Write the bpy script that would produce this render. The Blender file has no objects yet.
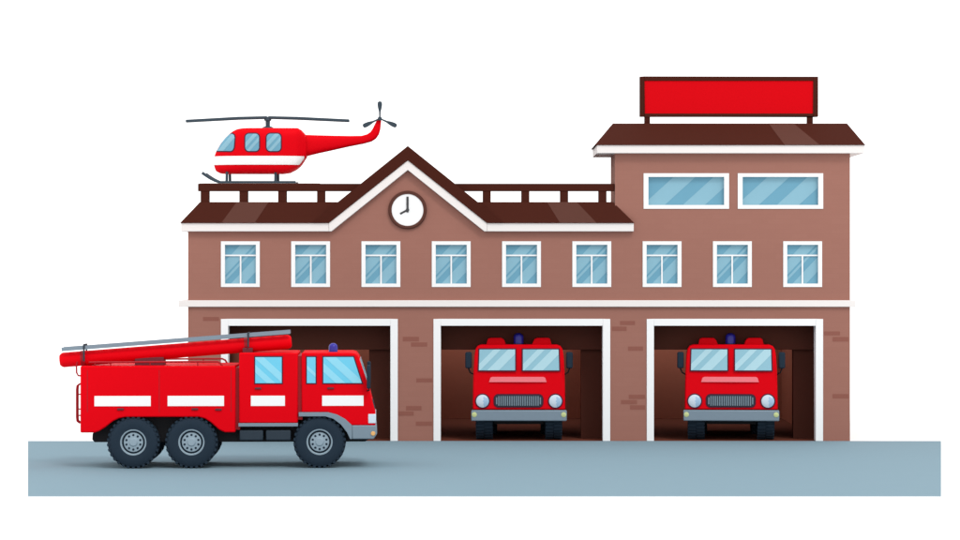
import bpy, bmesh, math, random
from mathutils import Vector, Matrix
random.seed(4)
S = bpy.context.scene
COL = S.collection
PI = math.pi
CZ, F, D0 = 5.029, 2720.0, 80.0          # eye height, focal length in pixels of a 960 px wide picture, distance to the facade

# ---------------------------------------------------------------- measuring
def X(px, y=0.0): return (px - 480.0) * (D0 + y) / F
def Z(py, y=0.0): return CZ + (270.0 - py) * (D0 + y) / F
def XZ(pts, y=0.0, rx=0.0): return [(X(a, y) - rx, Z(b, y)) for a, b in pts]

# ---------------------------------------------------------------- materials
def lin(h):
    h = h.lstrip('#')
    v = [int(h[i:i+2], 16) / 255 for i in (0, 2, 4)]
    return [c / 12.92 if c <= .04045 else ((c + .055) / 1.055) ** 2.4 for c in v]

def mat(name, hexc, rough=.55, spec=.25, E=1.25, vary=.03, scale=6.0, metal=0.0, coat=0.0):
    m = bpy.data.materials.new(name); m.use_nodes = True
    nt = m.node_tree; b = nt.nodes['Principled BSDF']
    c = [min(.86, v / (E * 1.21)) for v in lin(hexc)]
    b.inputs['Roughness'].default_value = rough
    b.inputs['Specular IOR Level'].default_value = spec
    b.inputs['Metallic'].default_value = metal
    b.inputs['Coat Weight'].default_value = coat
    tc = nt.nodes.new('ShaderNodeTexCoord')
    no = nt.nodes.new('ShaderNodeTexNoise'); no.inputs['Scale'].default_value = scale
    no.inputs['Detail'].default_value = 4.0
    nt.links.new(tc.outputs['Object'], no.inputs['Vector'])
    mx = nt.nodes.new('ShaderNodeMix'); mx.data_type = 'RGBA'
    mx.inputs['A'].default_value = [v * (1 - vary) for v in c] + [1]
    mx.inputs['B'].default_value = [min(.9, v * (1 + vary)) for v in c] + [1]
    nt.links.new(no.outputs['Fac'], mx.inputs['Factor'])
    nt.links.new(mx.outputs['Result'], b.inputs['Base Color'])
    m['c'] = c
    return m

def brick_mat(name, hexc, E=1.25):
    m = mat(name, hexc, .85, .1, E, .02, 1.2)
    nt = m.node_tree; b = nt.nodes['Principled BSDF']
    src = b.inputs['Base Color'].links[0].from_socket
    tc = [n for n in nt.nodes if n.type == 'TEX_COORD'][0]
    mp = nt.nodes.new('ShaderNodeMapping'); mp.inputs['Rotation'].default_value = (PI / 2, 0, 0)
    nt.links.new(tc.outputs['Object'], mp.inputs['Vector'])
    br = nt.nodes.new('ShaderNodeTexBrick')
    br.inputs['Scale'].default_value = 1.0
    br.inputs['Brick Width'].default_value = .47; br.inputs['Row Height'].default_value = .145
    br.inputs['Mortar Size'].default_value = .006; br.inputs['Mortar Smooth'].default_value = .3
    br.inputs['Color1'].default_value = (1.0, 1.0, 1.0, 1); br.inputs['Color2'].default_value = (.98, .972, .97, 1)
    br.inputs['Mortar'].default_value = (.955, .955, .955, 1)
    nt.links.new(mp.outputs['Vector'], br.inputs['Vector'])
    mul = nt.nodes.new('ShaderNodeMix'); mul.data_type = 'RGBA'; mul.blend_type = 'MULTIPLY'
    mul.inputs['Factor'].default_value = 1.0
    nt.links.new(src, mul.inputs['A']); nt.links.new(br.outputs['Color'], mul.inputs['B'])
    nt.links.new(mul.outputs['Result'], b.inputs['Base Color'])
    return m

M = dict(
    brick=brick_mat('brown brickwork', 'a57366', 1.12),
    brick_dark=mat('darker brick faces', '986155', .85, .1, 1.18),
    trim=mat('off white trim', 'f7f1ee', .6, .15, 1.12, .01),
    white=mat('white paint', 'ffffff', .5, .2, 1.12, .005),
    roof=mat('dark brown roof sheet', '52261c', .7, .04, 1.4),
    roof_pale=mat('painted roof sheen and clock rim brown', '6b443b', .7, .04, 1.45),  # sheen painted on the roofs; also the clock rim's own brown
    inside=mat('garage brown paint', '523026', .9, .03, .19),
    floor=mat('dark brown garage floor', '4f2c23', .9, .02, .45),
    bay_shade=mat('painted bay shade brown', '42241d', .8, .03, .6),  # dark brown standing in for shade inside the bays
    red=mat('fire engine red', 'ea0315', .5, .03, 1.15, .015),
    sign_red=mat('red sign enamel', 'e40514', .55, .03, 1.22, .01),
    red_dark=mat('deep red paint', 'b20a1c', .45, .2),
    maroon=mat('maroon steel', '6f2a35', .5, .2),
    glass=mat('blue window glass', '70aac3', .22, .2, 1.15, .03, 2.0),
    glass_glare=mat('painted glare on glass', '8fbfd2', .3, .2, 1.15, .02),  # reflection bands painted as lighter blue
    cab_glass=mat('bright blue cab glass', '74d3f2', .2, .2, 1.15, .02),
    cab_glare=mat('painted glare on cab glass', '97e0f7', .3, .2, 1.15, .02),  # painted reflections on the cab side windows
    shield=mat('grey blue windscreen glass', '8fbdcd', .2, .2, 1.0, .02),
    shield_glare=mat('painted glare on windscreen', 'aed3de', .3, .2, 1.0, .02),  # painted reflections on the windscreens
    rim_dark=mat('dark rubber seal', '5a1a33', .7, .15),
    tyre=mat('navy black rubber', '22313f', .8, .15, 1.1, .06, 14),
    black=mat('black chassis steel', '17171b', .7, .15),
    box=mat('slate storage box', '2f3c48', .6, .2),
    grey=mat('blue grey metal', '8193a1', .45, .3, 1.15),
    rim=mat('pale rim metal', '99adba', .45, .3, 1.15),
    steel=mat('slate rotor paint', '3a4a56', .5, .2),
    blue=mat('blue beacon lens', '2f2aa8', .25, .3),
    amber=mat('amber lens', 'ffc37a', .3, .3),
    lime=mat('pale green lens', 'd8e3a0', .3, .3),
    lamp=mat('clear lamp glass', 'd5e3f0', .2, .35, 1.1),
    lamp_shade=mat('bluish lamp glass', 'a9c8e4', .2, .35, 1.1),
    pink=mat('pale pink enamel', 'ff7f88', .5, .2, 1.1),
    hand=mat('dark grey clock hands', '4a4a4c', .6, .2),
    forecourt=mat('blue grey concrete', '92aebc', .85, .04, 1.32, .012, 1.5),
    ground=mat('white ground', 'ffffff', .9, .02, .9, .004, .3),
)

# ---------------------------------------------------------------- mesh helpers
def prism(bm, pts, y0, y1, mi=0, shear=None):
    """outline in (x, z), run from y0 to y1"""
    a = sum(pts[i][0] * pts[(i + 1) % len(pts)][1] - pts[(i + 1) % len(pts)][0] * pts[i][1] for i in range(len(pts)))
    if a < 0: pts = pts[::-1]
    sh = shear or (lambda x, z: 0)
    f = [bm.verts.new((x, y0 + sh(x, z), z)) for x, z in pts]
    r = [bm.verts.new((x, y1 + (sh(x, z) if shear and y1 - y0 < .1 else 0), z)) for x, z in pts]
    n = len(pts)
    fs = [bm.faces.new(f), bm.faces.new(r[::-1])]
    for i in range(n):
        fs.append(bm.faces.new((f[(i + 1) % n], f[i], r[i], r[(i + 1) % n])))
    for q in fs: q.material_index = mi
    return fs

def box(bm, x0, x1, y0, y1, z0, z1, mi=0, mtx=None):
    v = [bm.verts.new(p) for p in ((x0, y0, z0), (x1, y0, z0), (x1, y1, z0), (x0, y1, z0),
                                   (x0, y0, z1), (x1, y0, z1), (x1, y1, z1), (x0, y1, z1))]
    if mtx:
        for p in v: p.co = mtx @ p.co
    for ix in ((0, 3, 2, 1), (4, 5, 6, 7), (0, 1, 5, 4), (1, 2, 6, 5), (2, 3, 7, 6), (3, 0, 4, 7)):
        q = bm.faces.new([v[i] for i in ix]); q.material_index = mi

def hexa(bm, bot, top, mi=0):
    """eight corners: four below, four above, both counter-clockwise from above"""
    v = [bm.verts.new(p) for p in bot + top]
    for ix in ((3, 2, 1, 0), (4, 5, 6, 7), (0, 1, 5, 4), (1, 2, 6, 5), (2, 3, 7, 6), (3, 0, 4, 7)):
        q = bm.faces.new([v[i] for i in ix]); q.material_index = mi

def tube(bm, path, r, n=10, mi=0, closed=False):
    path = [Vector(p) for p in path]
    rings = []; m = len(path)
    for i, p in enumerate(path):
        a = path[i - 1] if (i > 0 or closed) else p
        b = path[(i + 1) % m] if (i < m - 1 or closed) else p
        t = (b - a).normalized()
        up = Vector((0, 1, 0)) if abs(t.y) < .9 else Vector((1, 0, 0))
        u = t.cross(up).normalized(); w = t.cross(u)
        rr = r[i] if isinstance(r, (list, tuple)) else r
        rings.append([bm.verts.new(p + rr * (math.cos(2 * PI * k / n) * u + math.sin(2 * PI * k / n) * w)) for k in range(n)])
    for i in range(m if closed else m - 1):
        A, B = rings[i], rings[(i + 1) % m]
        for k in range(n):
            q = bm.faces.new((A[k], A[(k + 1) % n], B[(k + 1) % n], B[k])); q.material_index = mi
    if not closed:
        for q in (bm.faces.new(rings[0][::-1]), bm.faces.new(rings[-1])): q.material_index = mi

def lathe(bm, prof, org=(0, 0, 0), axis='z', n=32, mi=0):
    """profile of (radius, height along the axis)"""
    org = Vector(org); rings = []
    for r, h in prof:
        ring = []
        for k in range(n if r > 1e-6 else 1):
            a = 2 * PI * k / n; c, s = r * math.cos(a), r * math.sin(a)
            p = {'z': (c, s, h), 'y': (c, h, s), 'x': (h, c, s)}[axis]
            ring.append(bm.verts.new(org + Vector(p)))
        rings.append(ring)
    for A, B in zip(rings, rings[1:]):
        for k in range(n):
            a = [A[k % len(A)], A[(k + 1) % len(A)], B[(k + 1) % len(B)], B[k % len(B)]]
            u = []
            for q in a:
                if q not in u: u.append(q)
            if len(u) > 2:
                try: bm.faces.new(u).material_index = mi
                except ValueError: pass

def rrect(x0, z0, x1, z1, r, n=5):
    out = []
    for cx, cz, a0 in ((x1 - r, z1 - r, 0), (x0 + r, z1 - r, 90), (x0 + r, z0 + r, 180), (x1 - r, z0 + r, 270)):
        for k in range(n + 1):
            a = math.radians(a0 + 90 * k / n)
            out.append((cx + r * math.cos(a), cz + r * math.sin(a)))
    return out

def grow(pts, d):
    """move every edge of a convex outline outwards by d"""
    n = len(pts)
    a = sum(pts[i][0] * pts[(i + 1) % n][1] - pts[(i + 1) % n][0] * pts[i][1] for i in range(n))
    s = 1 if a > 0 else -1
    out = []
    for i in range(n):
        p0, p, p1 = Vector(pts[i - 1]), Vector(pts[i]), Vector(pts[(i + 1) % n])
        e0, e1 = (p - p0).normalized(), (p1 - p).normalized()
        n0, n1 = Vector((e0.y, -e0.x)) * s, Vector((e1.y, -e1.x)) * s
        b = (n0 + n1); k = d / max(.35, (1 + n0.dot(n1)))
        q = p + b * k
        out.append((q.x, q.y))
    return out

def clip(poly, a, b, c):
    """keep the part of a convex outline where a*x + b*z <= c"""
    out = []
    for i in range(len(poly)):
        p, q = poly[i], poly[(i + 1) % len(poly)]
        dp, dq = a * p[0] + b * p[1] - c, a * q[0] + b * q[1] - c
        if dp <= 0: out.append(p)
        if dp * dq < 0:
            t = dp / (dp - dq)
            out.append((p[0] + t * (q[0] - p[0]), p[1] + t * (q[1] - p[1])))
    return out

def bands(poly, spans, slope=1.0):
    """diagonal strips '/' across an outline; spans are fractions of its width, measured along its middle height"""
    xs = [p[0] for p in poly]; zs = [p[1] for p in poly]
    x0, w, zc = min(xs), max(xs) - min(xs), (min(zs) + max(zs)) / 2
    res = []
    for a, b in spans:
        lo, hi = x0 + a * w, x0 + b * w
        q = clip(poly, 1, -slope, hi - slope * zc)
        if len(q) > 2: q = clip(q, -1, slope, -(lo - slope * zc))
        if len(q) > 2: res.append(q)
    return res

def link(o, parent=None):
    COL.objects.link(o)
    if parent: o.parent = parent
    return o

def obj(name, bm, mats, parent=None, bevel=0.0, smooth=False, loc=None, seg=2, kind=None):
    bmesh.ops.remove_doubles(bm, verts=bm.verts, dist=1e-5)
    bmesh.ops.recalc_face_normals(bm, faces=bm.faces)
    me = bpy.data.meshes.new(name); bm.to_mesh(me); bm.free()
    for m in (mats if isinstance(mats, (list, tuple)) else [mats]): me.materials.append(M[m])
    if smooth or bevel:
        for p in me.polygons: p.use_smooth = True
        me.set_sharp_from_angle(angle=math.radians(32))
    o = link(bpy.data.objects.new(name, me), parent)
    if loc: o.location = loc
    if bevel:
        b = o.modifiers.new('bevel', 'BEVEL'); b.width = bevel; b.segments = seg
        b.limit_method = 'ANGLE'; b.angle_limit = math.radians(40); b.harden_normals = False
    if kind: o['kind'] = kind
    return o

def thing(name, label, cat, loc=(0, 0, 0), group=None):
    o = bpy.data.objects.new(name, None); link(o)
    o.empty_display_size = .3
    o.location = loc; o['label'] = label; o['category'] = cat
    if group: o['group'] = group
    return o

def copy_tree(o, parent=None):
    kids = list(o.children)
    c = o.copy(); COL.objects.link(c)
    if parent: c.parent = parent
    for k in kids: copy_tree(k, c)
    return c

B = bmesh.new

# ================================================================ setting
bm = B(); box(bm, -900, 900, -140, 1500, -.5, -.012)
obj('ground', bm, 'ground', kind='structure')
bm = B()
fy = -19.47
prs = [(X(28, fy), fy), (X(941, fy), fy), (X(941), 0), (X(28), 0)]
hexa(bm, [(a, b, -.1) for a, b in prs], [(a, b, 0) for a, b in prs])
obj('pavement', bm, 'forecourt', kind='structure')

# ================================================================ fire station
st = thing('fire_station', 'brown brick fire station with three open garage bays and a tower at its right end', 'fire station')
DEEP = 12.5
WELL = 8.0          # the roof stops here: an added, unseen light well brightens the back wall
doors = [(221, 397.8, 319), (433.5, 610.2, 319), (646.7, 823, 319)]
win_c = [240.4 + 70.28 * i for i in range(9)]
tower_win = [(643.6, 729.0), (737.7, 823.2)]

def grid_wall(bm, x0, x1, zt, holes, void, y0, y1):
    """a wall with openings, given in picture pixels; void = area with no wall"""
    rect = holes + void
    xs = sorted({x0, x1} | {v for r in rect for v in (r[0], r[2]) if x0 <= v <= x1})
    zs = sorted({zt, 442.0} | {v for r in rect for v in (r[1], r[3]) if zt <= v <= 442})
    def solid(i, j):
        if i < 0 or j < 0 or i >= len(xs) - 1 or j >= len(zs) - 1: return False
        cx, cz = (xs[i] + xs[i + 1]) / 2, (zs[j] + zs[j + 1]) / 2
        return not any(r[0] < cx < r[2] and r[1] < cz < r[3] for r in rect)
    for i in range(len(xs) - 1):
        for j in range(len(zs) - 1):
            if not solid(i, j): continue
            a, b, t, u = X(xs[i]), X(xs[i + 1]), Z(zs[j]), Z(zs[j + 1])
            q = lambda *p: bm.faces.new([bm.verts.new(v) for v in p])
            q((a, y0, u), (b, y0, u), (b, y0, t), (a, y0, t))
            q((a, y1, u), (a, y1, t), (b, y1, t), (b, y1, u))
            if not solid(i - 1, j): q((a, y0, u), (a, y0, t), (a, y1, t), (a, y1, u))
            if not solid(i + 1, j): q((b, y0, u), (b, y1, u), (b, y1, t), (b, y0, t))
            if not solid(i, j - 1): q((a, y0, t), (b, y0, t), (b, y1, t), (a, y1, t))
            if not solid(i, j + 1): q((a, y0, u), (a, y1, u), (b, y1, u), (b, y0, u))

holes = [(a + 3, 322, b - 3, 442) for a, b, t in doors]
holes += [(c - 18, 243, c + 18, 285.5) for c in win_c]
holes += [(a + 2, 175, b - 2, 207) for a, b in tower_win]
bm = B()
grid_wall(bm, 188, 850, 150, holes, [(180, 140, 615, 223)], 0, .35)
x0, x1 = X(188), X(850)
box(bm, x0, x0 + .35, .352, DEEP, -.02, Z(223))
box(bm, x1 - .35, x1, .352, DEEP, -.02, Z(223))
box(bm, x0 + .352, x1 - .352, DEEP - .35, DEEP, -.02, Z(223))
# the tower storey above the wing roof
xt = X(615)
box(bm, xt, xt + .3, .352, 2.6, Z(226), Z(150))
box(bm, x1 - .3, x1, .352, 2.6, Z(222.8), Z(150))
box(bm, xt + .302, x1 - .302, 2.3, 2.6, Z(226), Z(150))
# gable wall
prism(bm, XZ([(337, 222.99), (407.8, 165.4), (478.6, 222.99)]), 0, 3.9)
# single darker bricks standing a few millimetres proud
marks = [(402.8, 419, 336.8, 341.4), (411, 427.2, 342.4, 346.6), (416.3, 432.4, 378.3, 382.4), (406, 421.5, 406, 410.4),
         (398.4, 413.7, 411.4, 415.7), (415.8, 432, 421.6, 425.8), (620, 635, 321, 325), (612, 626.6, 326.6, 331),
         (628, 643, 346.5, 350.8), (628.7, 645, 394.7, 398.9), (621, 637, 400, 404.2), (630, 645, 405.2, 409.6),
         (824, 840, 331.4, 335.4), (832.6, 848.4, 337, 341.6), (832.6, 848.4, 394, 398.5), (203, 219, 317, 321),
         (196, 212, 372, 376.3), (190, 205, 379, 383)]
for a, b, t, u in marks:
    box(bm, X(a), X(b), -.003, .02, Z(u), Z(t), 1)
obj('wall', bm, ['brick', 'brick_dark'], st)

# white trims
bm = B()
box(bm, X(179), X(855), -.09, 0, Z(306.8), Z(300.3))
box(bm, X(179), x0, .0, DEEP, Z(306.8), Z(300.3))
box(bm, x1, X(855), .0, DEEP, Z(306.8), Z(300.3))
obj('string_course', bm, 'trim', st, .012)
def cornice(pts):
    bm = B()
    for a, b in pts: box(bm, X(a, -.16), X(b, -.16), -.16, 0, Z(231.4, -.16), Z(223, -.16))
    return bm
obj('cornice', cornice([(486.8, 633.8)]), 'trim', st, .012)
bm = cornice([(181, 328.9)])
box(bm, X(181, -.16), x0, .0, DEEP, Z(231.4, -.16), Z(223, -.16))
obj('cornice', bm, 'trim', st, .012)
bm = B()
prism(bm, XZ([(407.8, 160.2), (328.9, 222.8), (328.9, 231.4), (331.4, 231.4), (407.8, 170.0), (484.3, 231.4), (486.8, 231.4), (486.8, 222.8)], -.18), -.18, 0)
obj('gable_trim', bm, 'trim', st, .012)
bm = B()
box(bm, X(597, -.22), X(864.6, -.22), -.22, 2.82, Z(153.2, -.22), Z(145, -.22))
obj('fascia', bm, 'trim', st, .012)

# roofs
def sheen_patch(bm, quad, off, mi):
    """a painted sheen band on a sloping quad: four corners, shifted along the quad's normal"""
    p = [Vector(q) for q in quad]
    n = (p[1] - p[0]).cross(p[3] - p[0]).normalized()
    if n.y > 0: n = -n
    n.normalize()
    hexa(bm, [tuple(v + n * .001) for v in p], [tuple(v + n * off) for v in p], mi)
yb, yt = -.2, .04
def sl(px, py):                        # a point on the front slope of the wing roof, by picture row
    t = (223 - py) / (223 - 202.0); y = yb + t * (yt - yb)
    return (X(px, y), y, Z(py, y))
bm = B()
def half_roof(bl, br, tl, tr, back_l, back_tl):
    a, b, c, d = sl(bl, 223), sl(br, 223), sl(tr, 202), sl(tl, 202)
    zb_, zt_ = a[2], d[2]
    hexa(bm, [a, b, (b[0], WELL, zb_), (back_l, WELL, zb_)], [d, c, (c[0], WELL, zt_), (back_tl, WELL, zt_)])
half_roof(180, 324, 200, 345, sl(180, 223)[0], sl(200, 202)[0])
half_roof(491, 634.4, 470, 613, sl(491, 223)[0], sl(470, 202)[0])
box(bm, sl(345, 202)[0] - .3, sl(470, 202)[0] + .3, 3.9, WELL, Z(223), sl(345, 202)[2] - .003)
box(bm, xt + .1, x1 + .1, 2.602, WELL, Z(222.8), Z(220))
sheen_patch(bm, [sl(221.4, 222.9), sl(254.7, 222.9), sl(268.6, 202.1), sl(236.7, 202.1)], .006, 1)  # sheen painted as a lighter diagonal band
sheen_patch(bm, [sl(560, 222.9), sl(596.5, 222.9), sl(576.7, 202.1), sl(547, 202.1)], .006, 1)
obj('roof', bm, ['roof', 'roof_pale'], st)
bm = B()
prism(bm, XZ([(407.8, 145.9), (311.8, 222.9), (328.9, 222.9), (407.8, 160.2), (486.8, 222.9), (503.8, 222.9)], -.21), -.21, 4.3)
obj('gable_roof', bm, 'roof', st)
bm = B()
def tl(px, py):
    t = (145 - py) / (145 - 123.4); y = -.26 + t * .9
    return (X(px, y), y, Z(py, y))
a, b, c, d = tl(595, 145), tl(865.4, 145), tl(847, 123.4), tl(613, 123.4)
hexa(bm, [a, b, (b[0], 2.86, a[2]), (a[0], 2.86, a[2])], [d, c, (c[0], 2.2, d[2]), (d[0], 2.2, d[2])])
sheen_patch(bm, [tl(784.5, 144.9), tl(819.5, 144.9), tl(793.5, 123.5), tl(768.5, 123.5)], .006, 1)  # painted sheen across the tower slope
obj('tower_roof', bm, ['roof', 'roof_pale'], st)

# windows of the upper floor
def window(cx, name='window'):
    """frame (proud of the wall), glazing bars and glass set back behind it"""
    bm = B(); c = 240.4
    L, R, T, U = X(c - 19.4) - X(c), X(c + 19.4) - X(c), Z(241.3), Z(287.0)
    l, r, t, u = X(c - 15.5) - X(c), X(c + 15.5) - X(c), Z(244.8), Z(283.6)
    for v in ((L, l, U, T), (r, R, U, T), (l, r, t, T), (l, r, U, u)):
        box(bm, v[0], v[1], -.02, .14, v[2], v[3])
    w = obj(name, bm, 'white', st, loc=(X(c), 0, 0))
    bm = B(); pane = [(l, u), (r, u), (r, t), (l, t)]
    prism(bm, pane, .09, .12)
    for q in bands(pane, [(-.10, .34), (.42, .52), (.78, 1.22)], .95): prism(bm, q, .086, .0895, 1)  # pale reflection strips painted across the pane
    obj('pane', bm, ['glass', 'glass_glare'], w)
    bm = B(); k = .022
    zt_ = Z(255.4)
    box(bm, l, r, .055, .085, zt_ - k, zt_ + k); box(bm, -k, k, .055, .085, u, zt_ - k)
    obj('glazing_bar', bm, 'white', w)
    return w
w0 = window(0)
for c in win_c[1:]:
    w = copy_tree(w0, st); w.location = (X(c), 0, 0)

def long_window():
    a, b = tower_win[0]; c = (a + b) / 2
    h = X(b) - X(c); hi = X(b - 4.8) - X(c)
    T, U, t, u = Z(173.3), Z(208.8), Z(176.9), Z(205.0)
    bm = B()
    for v in ((-h, -hi, U, T), (hi, h, U, T), (-hi, hi, t, T), (-hi, hi, U, u)):
        box(bm, v[0], v[1], -.02, .15, v[2], v[3])
    w = obj('window', bm, 'white', st, loc=(X(c), 0, 0)); w['label'] = 'wide undivided tower window'
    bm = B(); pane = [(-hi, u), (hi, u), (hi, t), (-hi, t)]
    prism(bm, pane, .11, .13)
    for q in bands(pane, [(.13, .42), (.66, .95)], 1.1): prism(bm, q, .106, .1095, 1)  # painted reflection strips, as on the small windows
    obj('pane', bm, ['glass', 'glass_glare'], w)
    return w
w1 = long_window()
w = copy_tree(w1, st); w.location = ((X(tower_win[1][0]) + X(tower_win[1][1])) / 2, 0, 0)

# garage bays
for a, b, t in doors:
    bm = B()
    il, ir, it = X(a + 7.2), X(b - 7.4), Z(t + 6.8)
    box(bm, X(a), il, -.035, .36, 0, Z(t)); box(bm, ir, X(b), -.035, .36, 0, Z(t)); box(bm, il, ir, -.035, .36, it, Z(t))
    obj('garage_door_frame', bm, 'white', st, .008)
bm = B(); box(bm, x0 + .352, x1 - .352, .0, DEEP - .352, -.1, .0)
obj('garage_floor', bm, 'floor', st)
bm = B(); box(bm, x0 + .352, x1 - .352, DEEP - .46, DEEP - .352, .002, Z(305))
obj('garage_back_wall', bm, 'inside', st)
bm = B(); box(bm, x0 + .352, x1 - .352, .352, WELL, Z(309), Z(305) - .002)
obj('garage_ceiling', bm, 'inside', st)
bm = B(); box(bm, x0 + .352, x1 - .352, WELL - .1, WELL - .002, Z(305), Z(223.2))
box(bm, x0 + .352, x1 - .352, DEEP - .46, DEEP - .352, Z(305) + .002, Z(223.2))
obj('added_light_well', bm, 'white', st)  # added white walls carry sky light down into the garage
for a, b, t in doors:
    bm = B(); box(bm, X(a + 2), X(b - 2), 1.0, 1.5, Z(349.7, 1.0), Z(309) - .004); obj('lintel_shade_box', bm, 'bay_shade', st, .01)  # dark box standing in for the lintel's shadow
    bm = B(); box(bm, X(b - 29, 1.0), X(b - 2), 1.2, 1.5, .002, Z(349.7, 1.0) - .002); obj('jamb_shade_post', bm, 'bay_shade', st)  # dark upright standing in for the right jamb's shadow
for p in (189.5 + 11.5, 401, 604.5, 827):
    bm = B(); box(bm, X(p), X(p + 7) + .1, .362, DEEP - .462, .002, Z(309) - .002)
    obj('garage_partition', bm, 'inside', st)

# ---------------------------------------------------------------- clock on the gable
ck = thing('wall_clock', 'round white clock with brown rim on the gable, showing eight', 'clock', (X(407.6), 0, Z(210)))
R0 = 19.2 / 34; R1 = 15.9 / 34
bm = B(); lathe(bm, [(R1, -.03), (R1, -.09), (R0 - .03, -.1), (R0, -.07), (R0, 0)], axis='y', n=56)
obj('rim', bm, 'roof_pale', ck, smooth=True)
bm = B(); lathe(bm, [(0, -.075), (R1 + .01, -.075), (R1 + .01, -.005), (0, -.005)], axis='y', n=56)
obj('face', bm, ['white', 'grey'], ck)
bm = B(); box(bm, -.032, .032, -.095, -.086, -.07, .39); lathe(bm, [(0, -.1), (.05, -.098), (.05, -.07)], axis='y', n=16)
obj('minute_hand', bm, 'hand', ck)
bm = B(); box(bm, -.028, .028, -.084, -.077, -.03, .245, 0, Matrix.Rotation(-math.radians(118), 4, 'Y'))
obj('hour_hand', bm, 'hand', ck)

# ---------------------------------------------------------------- sign on the tower
sy = .95
sg = thing('roof_sign', 'blank red signboard in a brown frame on the tower roof', 'sign', (X(728.8, sy), sy, Z(124.0, .64)))
rx = X(728.8, sy); rz = Z(124.0, .64)
def SP(px, py): return X(px, sy) - rx, Z(py, sy) - rz
bm = B()
l, t = SP(639.6, 76.7); r, u = SP(818, 116.8); il, it = SP(644.4, 80.8); ir, iu = SP(813.2, 113.6)
for v in ((l, il, u, t), (ir, r, u, t), (il, ir, it, t), (il, ir, u, iu)): box(bm, v[0], v[1], -.05, .12, v[2], v[3])
obj('frame', bm, 'roof', sg, .012)
bm = B(); box(bm, il, ir, -.02, .1, iu, it); obj('panel', bm, 'sign_red', sg)
for p0, p1 in ((644.4, 650), (807, 812.8)):
    bm = B(); box(bm, SP(p0, 0)[0], SP(p1, 0)[0], -.03, .12, -.05, u); obj('post', bm, 'roof', sg)

# ---------------------------------------------------------------- roof railings
def railing(label, a, b, posts):
    y = .08
    t = thing('roof_railing', label, 'railing', (X((a + b) / 2, y), y, sl(300, 202)[2]), 'brown railings along the edge of the wing roof')
    ox, oz = t.location.x, t.location.z
    bm = B(); box(bm, X(a, y) - ox, X(b, y) - ox, -.02, .2, Z(191.2, y) - oz, Z(183.7, y) - oz)
    obj('top_rail', bm, 'roof', t, .012)
    for p in posts:
        bm = B(); box(bm, X(p, y) - ox, X(p + 8.2, y) - ox, 0, .18, -.02, Z(191.2, y) - oz); obj('post', bm, 'roof', t)
railing('brown roof railing left of the clock gable, in front of the helicopter', 198, 366, [200.6, 239.3, 278, 317])
railing('brown roof railing between the clock gable and the tower', 450, 614.6, [482.6, 521.2, 560, 598.4])

# ---------------------------------------------------------------- landing platform
ph = Z(183.3, .9)
dk = sl(300, 202)[2]
pf = thing('landing_platform', 'thin brown platform behind the left roof railing, carrying the helicopter', 'platform', (X(262, 2), 2.05, dk))
ox = X(262, 2)
bm = B(); box(bm, X(203, 2) - ox, X(322, 2) - ox, -1.15, 1.15, ph - dk - .11, ph - dk)
obj('deck', bm, 'roof', pf, .01)
bm = B(); box(bm, X(206, 2) - ox, X(319, 2) - ox, -1.08, 1.1, ph - dk - .01, ph - dk + .004)
obj('bounce_surface', bm, 'white', pf)  # added unseen white sheet, bounces light up onto the helicopter
for p in (204.6, 243.3, 282, 319):
    for y in (-1.1, .85):
        bm = B(); q = X(p, .08) * (D0 + 2.05 + y) / (D0 + .08)
        box(bm, q - ox - .02, q - ox + .14, y, y + .16, 0, ph - dk - .112); obj('post', bm, 'roof', pf)

# ================================================================ helicopter
hy = 2.05
hc = thing('helicopter', 'small red helicopter with white stripe parked on the roof platform', 'helicopter', (X(262, hy), hy, ph))
hx = hc.location.x
def H(px, py): return X(px, hy) - hx, Z(py, hy) - ph + .0
top_p = [(214.2, 160.5), (214.8, 156.7), (216.7, 151.7), (221.7, 143.3), (226, 138.2), (230, 134.4), (234, 131.4), (238.3, 129.4), (244, 128.5), (250, 128.3),
         (298.3, 128.3), (302, 130.6), (305, 134), (306.7, 138)]
bot_p = [(214.2, 164), (215, 168), (216.7, 171.6), (220.8, 173.7), (228, 174), (283.3, 174), (290, 173), (296, 170), (301, 166), (306.7, 157.5)]
def interp(t, x):
    if x <= t[0][0]: return t[0][1]
    for (a, b), (c, d) in zip(t, t[1:]):
        if a <= x <= c: return b + (d - b) * (x - a) / (c - a)
    return t[-1][1]
def hw(px):
    return interp([(214.2, .20), (216, .32), (221, .45), (228, .55), (238, .63), (248, .66), (285, .66), (298, .56), (303, .44), (306.7, .34)], px)
def half_w(px, py):
    t0, b0 = interp(top_p, px), interp(bot_p, px)
    t = max(-1, min(1, (2 * py - t0 - b0) / max(.01, b0 - t0)))
    return hw(px) * (1 - abs(t) ** 5) ** (1 / 5)
xs = [214.2, 214.7, 215.4, 216.7, 219, 221.7, 224, 226, 228, 230, 234, 238.3, 244, 250, 258, 268, 278, 284, 290, 294, 298.3, 302, 305, 306.7]
fine = []
for a, b in zip(xs, xs[1:]):
    m = max(1, round((b - a) / 1.5)); fine += [a + (b - a) * k / m for k in range(m)]
xs = fine + [xs[-1]]
bm = B(); rings = []
for px in xs:
    t0, b0 = interp(top_p, px), interp(bot_p, px)
    n = 41; lv = [t0 + (b0 - t0) * (.5 - .5 * math.cos(PI * k / (n - 1))) for k in range(n)]
    ring = []
    for py in lv: x, z = H(px, py); ring.append(bm.verts.new((x, -half_w(px, py), z)))
    for py in lv[-2:0:-1]: x, z = H(px, py); ring.append(bm.verts.new((x, half_w(px, py), z)))
    rings.append(ring)
for A, Bq in zip(rings, rings[1:]):
    m = len(A)
    for k in range(m): bm.faces.new((A[k], A[(k + 1) % m], Bq[(k + 1) % m], Bq[k]))
bm.faces.new(rings[0]); bm.faces.new(rings[-1][::-1])
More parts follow.
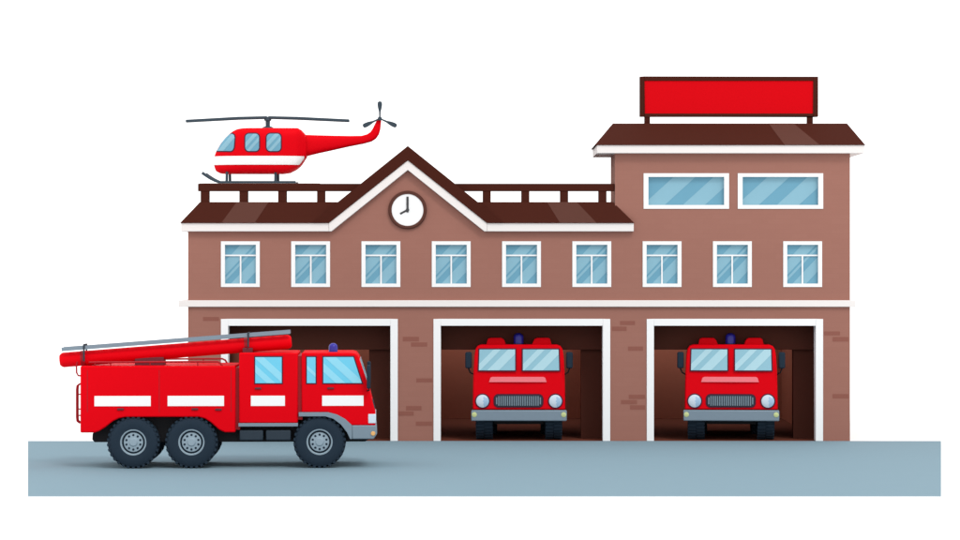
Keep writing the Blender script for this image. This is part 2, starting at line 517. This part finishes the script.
obj('fuselage', bm, 'red', hc, smooth=True)
# white stripe, both sides and round the nose
bm = B()
def strip(bm, xs, r0, r1, s, off):
    prev = None
    for px in xs:
        col = []
        t0, b0 = interp(top_p, px), interp(bot_p, px)
        for k in range(13):
            py = max(t0 + .3, min(b0 - (.3 if px < 296 else 1.3), r0 + (r1 - r0) * k / 12)); x, z = H(px, py)
            col.append(bm.verts.new((x - (off if px < 217 else 0) + (off if px > 306 else 0), s * (half_w(px, py) + off), z)))
        if prev:
            for k in range(12): bm.faces.new((prev[k], prev[k + 1], col[k + 1], col[k]))
        prev = col
    return prev
sx = [v for v in xs if v <= 306.2]
for s in (-1, 1): strip(bm, sx, 156.8, 165.5, s, .014)
x, z0 = H(214.2, 163.6); z1 = H(0, 160.9)[1]
w = half_w(214.2, 162) + .014
box(bm, x - .009, x - .002, -w, w, z0, z1)
obj('stripe', bm, 'white', hc, smooth=True)
def patch(bm, pts, s, off, mi=0, rings_n=10):
    """glass following the curve of the fuselage; outline in pixels"""
    dense = []
    for (a, b), (c, d) in zip(pts, list(pts[1:]) + [pts[0]]):
        m = max(1, math.ceil(math.hypot(c - a, d - b) / 1.2)); dense += [(a + (c - a) * k / m, b + (d - b) * k / m) for k in range(m)]
    pts = dense
    cx = sum(p[0] for p in pts) / len(pts); cz = sum(p[1] for p in pts) / len(pts)
    rs = []
    for k in range(rings_n, 0, -1):
        f = k / rings_n
        ring = []
        for px, py in pts:
            a, b = cx + (px - cx) * f, cz + (py - cz) * f
            x, z = H(a, b); ring.append(bm.verts.new((x, s * (half_w(a, b) + off), z)))
        rs.append(ring)
    n = len(pts)
    for A, Bq in zip(rs, rs[1:]):
        for k in range(n): bm.faces.new((A[k], A[(k + 1) % n], Bq[(k + 1) % n], Bq[k])).material_index = mi
    bm.faces.new(rs[-1]).material_index = mi
    # a rim turned in to the skin so the pane has an edge
    base = [bm.verts.new((v.co.x, s * (abs(v.co.y) - off - .01), v.co.z)) for v in rs[0]]
    for k in range(n): bm.faces.new((rs[0][k], rs[0][(k + 1) % n], base[(k + 1) % n], base[k])).material_index = mi
def rr(x0, y0, x1, y1, r): return rrect(x0, y0, x1, y1, r, 5)
wins = [[(217.8, 151.4), (221.3, 145.2), (225.6, 139.2), (230.4, 134.9), (233.6, 134.6), (235.8, 136), (236.5, 138.5), (235.6, 148.6), (234.4, 151), (232.6, 151.9)],
        rr(247.2, 134.7, 260.8, 152, 3.6), rr(268.4, 134.7, 282.4, 152, 3.6)]
for s in (-1, 1):
    for i, q in enumerate(wins):
        bm = B(); patch(bm, grow(q, 1.15), s, .006)
        fr = obj('window_frame', bm, 'rim_dark', hc, smooth=True)
        bm = B(); patch(bm, q, s, .014)
        for g in bands([(a, -b) for a, b in q], [(.02, .38), (.62, .9)] if i else [(.45, .78)], .9):
            patch(bm, [(a, -b) for a, b in g], s, .018, 1)  # painted reflection strip on the curved pane
        obj('pane', bm, ['glass', 'glass_glare'], fr, smooth=True)
# tail boom with upswept fin
pairs = [((300, 134), (300, 158)), ((306.7, 134.8), (306.7, 156.4)), ((318, 135.2), (318, 153.6)), ((330, 135.5), (330, 151)), ((350, 135.9), (350, 146.5)), ((361.7, 135.7), (364, 143.8)),
         ((367, 134.2), (371.7, 141.6)), ((370.4, 132), (376, 138.8)), ((372.8, 128.4), (379, 134.5)), ((374.6, 124.6), (380.4, 129.5)), ((376.4, 121), (381, 124)), ((377.6, 118.4), (381.4, 119.2))]
bm = B(); prev = None; n = 28
for a, b in pairs:
    pa, pb = Vector(H(*a)), Vector(H(*b)); c = (pa + pb) / 2; u = (pa - pb) / 2
    wy = max(.045, u.length * .72)
    se = lambda v: math.copysign(abs(v) ** .7, v)
    ring = [bm.verts.new((c.x + u.x * se(math.cos(2 * PI * k / n)), wy * se(math.sin(2 * PI * k / n)), c.y + u.y * se(math.cos(2 * PI * k / n)))) for k in range(n)]
    if prev:
        for k in range(n): bm.faces.new((prev[k], prev[(k + 1) % n], ring[(k + 1) % n], ring[k]))
    else: bm.faces.new(ring[::-1])
    prev = ring
bm.faces.new(prev)
obj('tail_boom', bm, 'red', hc, smooth=True)
# tail rotor on the near side of the fin
tx, tz = H(380, 118.8)
tr_bm = B(); lathe(tr_bm, [(0, -.17), (.055, -.16), (.065, -.12), (.05, 0), (0, 0)], (tx, 0, tz), 'y', 16)
tr = obj('tail_rotor', tr_bm, 'steel', hc, smooth=True)
for ex, ey in ((380, 101.6), (363.2, 126.6), (396.8, 126.4)):
    e = Vector(H(ex, ey)); v = e - Vector((tx, tz)); L = v.length; v.normalize(); p = Vector((-v.y, v.x))
    o = Vector((tx, tz)); pts = []
    for s, wd in ((.04, .022), (.4, .028), (.62, .058), (.8, .07), (.93, .066), (1, .035)): pts.append(o + v * L * s + p * wd)
    for s, wd in ((1, .035), (.93, .066), (.8, .07), (.62, .058), (.4, .028), (.04, .022)): pts.append(o + v * L * s - p * wd)
    bm = B(); prism(bm, [(q.x, q.y) for q in pts], -.145, -.12); obj('blade', bm, 'steel', tr, .006)
# main rotor
cx, zt_ = H(267.8, 117.6); zb = H(0, 127)[1]
bm = B(); lathe(bm, [(0, zt_ + .03), (.1, zt_ + .02), (.11, zt_ - .09), (.07, zt_ - .1), (.065, zb + .03), (.16, zb - .01), (.19, zb - .08), (.19, zb - .12)], (cx, 0, 0), 'z', 24)
rt = obj('main_rotor', bm, 'steel', hc, smooth=True)
for ex, ey in ((186, 121.2), (349.4, 120.8)):
    ex_, ez_ = H(ex, ey); s = 1 if ex_ > cx else -1; h = .042
    bm = B(); prism(bm, [(cx + s * .02, zt_ + h), (cx + s * .9, zt_ - .02 + h), (ex_, ez_ + h), (ex_, ez_ - h), (cx + s * .9, zt_ - .025 - h), (cx + s * .02, zt_ - h)], -.1, .1)
    obj('blade', bm, 'steel', rt, .015)
# skids
for s in (-1, 1):
    y = s * .55
    k = [H(204, 173.4), H(208, 176.2), H(212.4, 179), H(216.5, 181)]
    k = [(a, y, b) for a, b in k] + [(H(222, 0)[0], y, .045), (H(297, 0)[0], y, .045)]
    bm = B(); tube(bm, k, .045, 10); sk = obj('skid', bm, 'steel', hc, smooth=True)
    for px in (228.4, 276.8):
        bm = B(); a, b = H(px, 172.6); tube(bm, [(a, s * .36, b + .05), (a, s * .5, b - .06), (a, y, .05)], .042, 10); obj('strut', bm, 'steel', sk, smooth=True)

# ================================================================ wheel, shared by all engines
def make_wheel(parent, r, w, loc, s):
    """axis along y; s = -1 when the outer face looks to -y, 'x' wheels are turned by the caller"""
    bm = B(); h = w / 2
    lathe(bm, [(0, h * .55), (r * .5, h * .55), (r * .5, -h * .5), (0, -h * .5)], axis='y', n=36)
    wh = obj('wheel', bm, 'tyre', parent, loc=loc)
    bm = B(); q = r - .03
    lathe(bm, [(r * .5, -h), (r * .62, -h - .012), (q * .86, -h - .012), (q * .97, -h + .02), (q, -h + .06), (q, h - .06), (q * .97, h - .02), (q * .86, h), (r * .5, h), (r * .5, -h)], axis='y', n=48)
    for k in range(30):
        for row in (0, 1):
            a = 2 * PI * (k + .5 * row) / 30
            m = Matrix.Rotation(a, 4, 'Y')
            y0, y1 = (-h - .004, -.01) if row == 0 else (.01, h + .004)
            box(bm, -.034, .034, y0, y1, q * .955, r, 0, m)
    obj('tyre', bm, 'tyre', wh, smooth=True)
    bm = B(); f = -h * .62
    lathe(bm, [(r * .435, f + .03), (r * .44, f - .045), (r * .46, f - .06), (r * .505, f - .06), (r * .525, f - .035), (r * .525, f + .03)], axis='y', n=40)
    lathe(bm, [(0, f - .06), (r * .13, f - .06), (r * .17, f - .035), (r * .36, f - .025), (r * .375, f), (r * .375, f + .03)], axis='y', n=40)
    for k in range(10):
        a = 2 * PI * (k + .5) / 10
        lathe(bm, [(0, f - .034), (r * .045, f - .034), (r * .05, f - .02)], (r * .275 * math.cos(a), 0, r * .275 * math.sin(a)), 'y', 8, 1)
    obj('rim', bm, ['rim', 'tyre'], wh, smooth=True)
    if s > 0: wh.rotation_euler.z = PI
    return wh

def pane_set(parent, q, y, s, name='window', glass='cab_glass', glare='cab_glare', sp=((.05, .3), (.48, .78)), rim=.03, shear=None, slope=1.0, sub='pane'):
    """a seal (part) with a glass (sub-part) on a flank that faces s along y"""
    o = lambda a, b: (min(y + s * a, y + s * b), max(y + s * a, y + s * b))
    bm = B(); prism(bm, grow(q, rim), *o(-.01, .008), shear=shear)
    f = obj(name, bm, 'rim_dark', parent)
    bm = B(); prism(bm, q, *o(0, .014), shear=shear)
    for g in bands(q, sp, slope): prism(bm, g, *o(.012, .018), mi=1, shear=shear)  # reflection strips painted in a paler glass colour
    obj(sub, bm, [glass, glare], f)
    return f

# ================================================================ engine on the forecourt, seen from its side
ty = -11.08; WID = 2.5
en = thing('fire_engine', 'red six-wheeled fire engine with roof ladder parked sideways on the forecourt', 'fire engine', (X(220, ty), ty, 0))
ex0 = en.location.x
def T(px, py, d=0.0): return (X(px, ty + d) - ex0, Z(py, ty + d))
def TT(pts, d=0.0): return [T(a, b, d) for a, b in pts]
# rear body with the double wheel arch
bm = B()
prism(bm, TT([(81, 366), (235.4, 366), (235.4, 432.4), (224.8, 432.4), (219, 429.6), (211, 422.4), (205, 418.6), (199, 416.9), (126, 416.9), (119.6, 418), (113.6, 420.8), (106, 426.8), (99.5, 431), (95, 432.4), (81, 432.4)]), 0, WID)
body = obj('rear_body', bm, 'red', en, .03)
# crew cab and driving cab
bm = B(); prism(bm, TT([(239, 353), (297.6, 353), (297.6, 423.2), (239, 423.2)]), 0, WID)
obj('crew_cab', bm, 'red', en, .03)
bm = B()
prism(bm, TT([(301.4, 353), (352, 353), (356, 354), (358.8, 357.6), (367.6, 384), (372.8, 404), (375.4, 414), (375.4, 425.8), (351, 425.8), (344, 419.6), (336, 415.2), (327, 412.6), (301.4, 412.6)]), 0, WID)
cab = obj('cab', bm, 'red', en, .03)
bm = B(); box(bm, T(235.4, 0)[0] - .02, T(239, 0)[0] + .02, .12, WID - .12, T(0, 430)[1], T(0, 368)[1]); obj('joint_panel', bm, 'red_dark', en)
bm = B(); box(bm, T(297.6, 0)[0] - .02, T(301.4, 0)[0] + .02, .08, WID - .08, T(0, 420)[1], T(0, 356)[1])
obj('joint_panel', bm, 'red_dark', en)
for s, y in ((-1, 0.0), (1, WID)):
    o = lambda a, b: (min(y + s * a, y + s * b), max(y + s * a, y + s * b))
    # white stripes
    for a, b in ((95, 151), (167.8, 224)):
        bm = B(); prism(bm, TT([(a, 395.8), (b, 395.8), (b, 406), (a, 406)]), *o(-.01, .007)); obj('stripe', bm, 'white', body)
    bm = B(); prism(bm, TT([(250.8, 395.8), (284.8, 395.8), (284.8, 406), (250.8, 406)]), *o(-.01, .007)); obj('stripe', bm, 'white', en)
    bm = B(); prism(bm, TT([(322, 395.8), (363.4, 395.8), (363.4, 406), (322, 406)]), *o(-.01, .007)); obj('stripe', bm, 'white', cab)
    for px, py, p in ((121, 409, body), (195, 409, body), (258, 388.4, en), (330.5, 388.4, cab), (218.5, 409.5, body)):
        bm = B(); a = T(px - 3.2, py + 1); b = T(px + 3.2, py - 1); box(bm, a[0], b[0], *o(-.005, .035), a[1], b[1]); obj('handle', bm, 'maroon', p, .008)
    # compartment shutters' seams
    for px in (88, 159.5, 231):
        bm = B(); a = T(px - .3, 412); b = T(px + .3, 370); box(bm, a[0], b[0], *o(-.01, .003), a[1], b[1]); obj('seam', bm, 'red_dark', body)
    # windows
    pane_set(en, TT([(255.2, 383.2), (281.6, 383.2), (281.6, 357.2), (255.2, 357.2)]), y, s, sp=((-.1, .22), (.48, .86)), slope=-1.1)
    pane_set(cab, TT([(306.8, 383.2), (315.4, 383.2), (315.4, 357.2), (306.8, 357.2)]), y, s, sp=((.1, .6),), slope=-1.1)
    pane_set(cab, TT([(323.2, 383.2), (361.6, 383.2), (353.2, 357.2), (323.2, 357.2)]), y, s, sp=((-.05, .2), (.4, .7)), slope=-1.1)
    # sills, fender
    bm = B(); prism(bm, TT([(238.4, 423.2), (297.8, 423.2), (297.8, 426.6), (238.4, 426.6)]), *o(-.3, .025)); obj('sill', bm, 'grey', en, .008)
    bm = B(); prism(bm, TT([(298.6, 412.4), (328, 412.4), (337, 414.8), (345, 419.2), (352, 425.6), (352, 439.4), (350, 439.4), (346.8, 432.6), (340.6, 424.6), (333, 419), (325, 416.6), (298.6, 416.6)]), *o(-.4, .03))
    obj('fender', bm, 'grey', en, .01)
    # storage boxes under the crew cab
    for a, b in ((239.5, 263), (265.8, 290.5)):
        bm = B(); p, q = T(a, 440.6), T(b, 430.4); box(bm, p[0], q[0], *o(-.5, -.02), p[1], q[1]); obj('storage_box', bm, 'box', en, .03)
    # side mirror ahead of the door
    bm = B(); p, q = T(366.6, 388.6), T(370.4, 365); box(bm, p[0], q[0], *o(.06, .26), p[1], q[1])
    mr = obj('mirror', bm, 'tyre', en, .03)
    bm = B(); p = T(369, 389.6); q = T(366.5, 391); tube(bm, [(p[0], y + s * .16, p[1] + .05), (p[0], y + s * .16, p[1] - .02), (q[0], y - s * .03, q[1])], .018, 8); obj('mirror_arm', bm, 'black', mr, smooth=True)
    # headlight wrapping the front corner, direction lamp
    bm = B(); p, q = T(368, 423.8), T(376, 414.2); box(bm, p[0], q[0], *o(-.32, .012), p[1], q[1]); obj('headlight', bm, 'lamp', en, .02)
    lx, lz = T(373, 433.8)
    bm = B(); lathe(bm, [(0, s * .03), (.05, s * .025), (.06, 0), (.06, -s * .03)], (lx, y + s * .03, lz), 'y', 14); obj('indicator', bm, 'amber', en, smooth=True)
# bumper across the front
bm = B(); prism(bm, TT([(352, 425.6), (376.4, 425.6), (377, 434), (373.6, 439.4), (352, 439.4)]), -.03, WID + .03)
obj('bumper', bm, 'grey', en, .025)
# windscreen and grille on the front
def front_plate(name, mats, p0, p1, y0, y1, off, par):
    a, b = Vector(T(*p0)), Vector(T(*p1)); n = Vector((b.y - a.y, -(b.x - a.x))).normalized()
    if n.x < 0: n = -n
    bm = B(); q0, q1 = a + n * off, b + n * off; i0, i1 = a - n * .03, b - n * .03
    prism(bm, [(q0.x, q0.y), (q1.x, q1.y), (i1.x, i1.y), (i0.x, i0.y)], y0, y1); return obj(name, bm, mats, par)
for a, b in ((.16, 1.2), (1.3, 2.34)): front_plate('windscreen', 'shield', (367.0, 382), (359.8, 360), a, b, .012, cab)
front_plate('grille', 'box', (374.6, 411), (372.2, 402), .6, 1.9, .012, cab)
# chassis
bm = B(); prism(bm, TT([(92, 434), (106, 419), (130, 418), (234, 418), (240, 424), (300, 424), (304, 414.5), (325, 414.5), (348, 434), (372, 438), (365, 442.6), (94, 442.6), (91.6, 440)]), .3, WID - .3)
obj('chassis', bm, 'black', en)
# wheels
wr = 26.2 / 39.47; ww = .36
wc = [(133.5, 1), (191.4, 1), (319.4, 1)]
first = None
for px, _ in wc:
    for s, y in ((-1, ww / 2 + .03), (1, WID - ww / 2 - .03)):
        loc = (T(px, 0)[0], y, wr)
        if not first: first = make_wheel(en, wr, ww, loc, s)
        else:
            c = copy_tree(first, en); c.location = loc; c.rotation_euler.z = PI if s > 0 else 0
# rear ladder and grab rail
def loop(bm, pts, y, r=.022): tube(bm, [(T(a, b)[0], y, T(a, b)[1]) for a, b in pts], r, 8)
bm = B()
for y in (.42, .7):
    loop(bm, [(82, 384.6), (78, 384.6), (76, 386.4), (75.6, 390), (75.6, 418), (76, 421.6), (78, 423.3), (82, 423.3)], y)
for py in (394.8, 409.6, 416): a = T(75.6, py); tube(bm, [(a[0], .42, a[1]), (a[0], .7, a[1])], .02, 8); tube(bm, [(a[0], .42, a[1]), (T(82, py)[0], .42, a[1])], .018, 8)
obj('rear_ladder', bm, 'red_dark', en, smooth=True)
bm = B(); loop(bm, [(76.5, 362), (75.4, 366), (75.6, 373), (77.2, 376), (82, 376.4)], .4)
obj('grab_rail', bm, 'red_dark', en, smooth=True)
for y in (.12, WID - .12):
    bm = B()
    tube(bm, [(T(a, b)[0], y, T(a, b)[1]) for a, b in ((89, 362.4), (200, 361.8), (217, 361.8), (220, 363.2), (222.4, 367))], .024, 8)
    for px in (95.3, 110.6, 197.5, 150): a, b = T(px, 368), T(px, 361.9); tube(bm, [(a[0], y, a[1]), (b[0], y, b[1])], .016, 8)
    obj('roof_rail', bm, 'red_dark', en, smooth=True)
# boom, its pedestal, and the ladder on top
by = .75
bm = B()
a, b = T(63.4, 359.9, by), T(292.5, 341.6, by)
av, bv = Vector((a[0], by, a[1])), Vector((b[0], by, b[1])); dv = (bv - av).normalized()
tube(bm, [av - dv * .04, av, av + dv * .05, bv - dv * .09, bv - dv * .03, bv], [.13, .168, .19, .184, .16, .115], 20)
bo = obj('ladder_boom', bm, 'red', en, smooth=True)
bm = B(); tube(bm, [av + dv * .5, av + dv * .62], [.197, .197], 20); obj('collar', bm, 'red_dark', bo, smooth=True)
bm = B(); tube(bm, [bv - dv * 1.2, bv - dv * 1.08], [.197, .197], 20); obj('collar', bm, 'red_dark', bo, smooth=True)
bm = B(); p, q = T(135, 366.6, .4), T(164, 357.2, .4); box(bm, p[0], q[0], .6, 1.3, p[1] - .02, q[1]); obj('boom_pedestal', bm, 'maroon', en, .02)
bm = B(); p, q = T(243, 353.6, .4), T(253, 348, .4); box(bm, p[0], q[0], .5, 1.1, p[1] - .03, q[1]); obj('boom_rest', bm, 'maroon', en, .02)
ld = B()
la, lb = T(63.2, 349.2, .5), T(290.6, 332, .5); lv = (Vector(lb) - Vector(la)); ln = Vector((-lv.y, lv.x)).normalized() * .048
for y in (.47, 1.0):
    prism(ld, [(la[0] - ln.x, la[1] - ln.y), (lb[0] - ln.x, lb[1] - ln.y), (lb[0] + ln.x, lb[1] + ln.y), (la[0] + ln.x, la[1] + ln.y)], y, y + .06)
for k in range(20):
    p = Vector(la) + lv * (k + .5) / 20; tube(ld, [(p.x, .5, p.y), (p.x, 1.03, p.y)], .02, 8)
lad = obj('roof_ladder', ld, 'grey', en)
for px, t0, t1 in ((85.2, 344, 361), (248.8, 332.6, 347)):
    bm = B(); p, q = T(px - .8, t1, .45), T(px + .8, t0, .45)
    box(bm, p[0], q[0], .44, .47, p[1], q[1]); box(bm, p[0], q[0], 1.06, 1.09, p[1], q[1]); box(bm, p[0], q[0], .47, 1.06, q[1] - .04, q[1]); obj('strap', bm, 'box', lad)
# beacon
bx, bz = T(334.4, 353, .9)
bm = B(); h = .26
lathe(bm, [(.135, -.02), (.135, .03), (.11, .03)], (bx, .9, bz), 'z', 24, 1)
lathe(bm, [(.115, .03), (.115, .16), (.095, .21), (.05, .245), (0, .255)], (bx, .9, bz), 'z', 24)
obj('beacon', bm, ['blue', 'box'], en, smooth=True)

en.rotation_euler.z = math.radians(2.2)          # parked a touch askew
# ================================================================ engines in the bays, nose out
gy = .06
KX, KZ = 519.0, 440.6
sc = F / (D0 + gy)
def G(px, py): return ((px - KX) / sc, (KZ - py) / sc)
def GG(pts): return [G(a, b) for a, b in pts]
def mir(pts): return [(-x, z) for x, z in pts][::-1]
g1 = thing('fire_engine', 'red fire engine facing out from the middle garage bay', 'fire engine', (X(KX, gy), gy, 0), 'fire engines parked nose out in the garage bays')
zw = G(0, 371)[1]
rake = lambda x, z: max(0, z - zw) * .12
FY = .12
bm = B()
half = [(0, 409.6), (46.4, 409.6), (46.0, 385), (45.6, 371), (44.8, 356), (43.6, 349), (41.6, 346), (38, 344.6), (0, 344.6)]
pts = [(KX + a, b) for a, b in half] + [(KX - a, b) for a, b in half[-2:0:-1]]
prism(bm, GG(pts), FY, 2.2, shear=rake)
cb = obj('cab', bm, 'red', g1, .035)
for s in (-1, 1):
    q = [G(KX + s * a, b) for a, b in ((13, 345.2), (14.6, 341), (16, 339), (18.4, 338), (29, 338), (31.4, 339), (33, 345.2))]
    bm = B(); prism(bm, q, FY + .35, 1.8); obj('roof_vent', bm, 'red', cb, .02)
    # windscreens
    q = [G(KX + s * a, b) for a, b in ((3.9, 370.2), (40.2, 370.2), (39.6, 349.4), (3.9, 349.4))]
    if s < 0: q = q[::-1]
    pane_set(cb, q, FY, -1, 'windscreen', 'shield', 'shield_glare', ((.12, .32), (.52, .84)), .035, rake)
    # headlights
    hx_, hz_ = G(KX + s * 36.5, 401)
    bm = B(); lathe(bm, [(.225, .03), (.225, -.02), (.19, -.03), (.185, 0)], (hx_, FY, hz_), 'y', 28)
    hl = obj('headlight', bm, 'rim_dark', cb, smooth=True)
    bm = B(); lathe(bm, [(.19, 0), (.188, -.03), (.14, -.05), (.07, -.06), (0, -.063)], (hx_, FY, hz_), 'y', 28)
    for f in bm.faces:
        if f.calc_center_median().x > hx_ + .03 and f.calc_center_median().z < hz_ + .1: f.material_index = 1
    obj('lens', bm, ['lamp', 'lamp_shade'], hl, smooth=True)
    # mirrors
    bm = B(); a, b = G(KX + s * 47.3, 368.5), G(KX + s * 54.0, 352)
    box(bm, min(a[0], b[0]), max(a[0], b[0]), FY + .1, FY + .24, a[1], b[1]); mr = obj('mirror', bm, 'tyre', g1, .05, seg=3)
    bm = B(); p = G(KX + s * 51, 368); q2 = G(KX + s * 49, 372.6); q3 = G(KX + s * 45, 375)
    tube(bm, [(p[0], FY + .17, p[1]), (q2[0], FY + .17, q2[1]), (q3[0], FY + .2, q3[1])], .022, 8); obj('mirror_arm', bm, 'black', mr, smooth=True)
    # bumper lamps
    lx, lz = G(KX + s * 44.7, 414.4)
    bm = B(); lathe(bm, [(.075, .02), (.075, -.008), (.04, -.02), (0, -.022)], (lx, 0, lz), 'y', 16); obj('indicator', bm, 'lime', g1, smooth=True)
bm = B(); prism(bm, [G(489, 382), G(546.6, 382), G(545.2, 377.6), G(543.4, 376.8), G(492.4, 376.8), G(490.4, 377.6)], FY - .012, FY + .01)
obj('bonnet_strip', bm, 'pink', cb)
a, b = G(494.6, 406.6), G(542.4, 395)
bm = B(); prism(bm, rrect(a[0], a[1], b[0], b[1], .11), FY - .02, FY + .02)
gr = obj('grille', bm, 'box', cb)
bm = B(); n = 21
for k in range(n):
    x = a[0] + .06 + (b[0] - a[0] - .12) * k / (n - 1); e = .07 if k in (0, n - 1) else .03
    box(bm, x - .017, x + .017, FY - .04, FY - .018, a[1] + e, b[1] - e)
obj('slats', bm, 'grey', gr)
bm = B(); prism(bm, grow(rrect(a[0], a[1], b[0], b[1], .11), .035), FY - .012, FY + .02); obj('surround', bm, 'rim_dark', gr)
bm = B(); a, b = G(471.2, 420.8), G(566.8, 410); box(bm, a[0], b[0], 0, .3, a[1], b[1]); obj('bumper', bm, 'grey', g1, .03)
bm = B(); a, b = G(494, 424.4), G(544, 420); box(bm, a[0], b[0], .3, 5.6, a[1], b[1] + .3)
obj('chassis', bm, 'black', g1)
bm = B(); a, b = G(472.6, 413), G(565.4, 372); box(bm, a[0] + .2, b[0] - .2, 2.3, 5.9, a[1] + .1, b[1] + .25)
rb = obj('rear_body', bm, 'red', g1, .04)
for s in (-1, 1):
    x = s * (b[0] - .198)
    for y0 in (2.5, 4.2): bm = B(); box(bm, min(x, x + s * .006), max(x, x + s * .006), y0, y0 + 1.4, 1.5, 1.76); obj('stripe', bm, 'white', rb)
bx, bz = G(518.6, 344.6)
bm = B()
lathe(bm, [(.17, -.05), (.17, .02), (.14, .02)], (bx, .75, bz), 'z', 24, 1)
lathe(bm, [(.15, .02), (.15, .22), (.13, .28), (.07, .325), (0, .335)], (bx, .75, bz), 'z', 24)
obj('beacon', bm, ['blue', 'box'], g1, smooth=True)
gw = 16.4 / sc; first = None
for y in (.78, 3.35, 4.8):
    for s in (-1, 1):
        loc = (s * (34.8 / sc - (.1 if y > 2 else 0)), y, .64)
        if not first:
            first = make_wheel(g1, .64, gw, loc, -1)
            c = first
        else:
            c = copy_tree(first, g1); c.location = loc
        c.rotation_euler.z = s * PI / 2
g1.rotation_euler.z = math.radians(-.8)
g2 = copy_tree(g1)
g2.rotation_euler.z = math.radians(-4.2)
g2.location = (X(731.3, gy), gy, 0)
g2['label'] = 'red fire engine facing out from the right-hand garage bay, under the tower'

# ================================================================ light
w = bpy.data.worlds.new('World'); S.world = w; w.use_nodes = True
nt = w.node_tree; bg = nt.nodes['Background']; bg.inputs['Strength'].default_value = .1
sky = nt.nodes.new('ShaderNodeTexSky'); sky.sky_type = 'NISHITA'; sky.sun_disc = False
elev, az = math.radians(48), math.radians(28)          # the sun stands behind the camera's right shoulder
sky.sun_elevation = elev; sky.sun_rotation = PI - az
mx = nt.nodes.new('ShaderNodeMix'); mx.data_type = 'RGBA'; mx.inputs['Factor'].default_value = .95   # closed white cloud cover
mx.inputs['B'].default_value = (15.6, 15.6, 15.6, 1)
nt.links.new(sky.outputs['Color'], mx.inputs['A']); nt.links.new(mx.outputs['Result'], bg.inputs['Color'])
sd = bpy.data.lights.new('sun', 'SUN'); sd.energy = 1.1; sd.angle = math.radians(14); sd.color = (1, .97, .93)
so = link(bpy.data.objects.new('sun', sd)); so.location = (20, -40, 40)
dirv = Vector((-math.sin(az) * math.cos(elev), math.cos(az) * math.cos(elev), -math.sin(elev)))
so.rotation_euler = dirv.to_track_quat('-Z', 'Y').to_euler()

# ================================================================ camera
cd = bpy.data.cameras.new('camera'); cd.sensor_width = 36; cd.lens = 36 * F / 960
cd.clip_end = 4000; cd.clip_start = .5
co = link(bpy.data.objects.new('camera', cd)); co.location = (0, -D0, CZ); co.rotation_euler = (PI / 2, 0, 0)
S.camera = co
S.view_settings.view_transform = 'Standard'; S.view_settings.look = 'None'
S.view_settings.exposure = 0; S.view_settings.gamma = 1; S.view_settings.use_curve_mapping = False
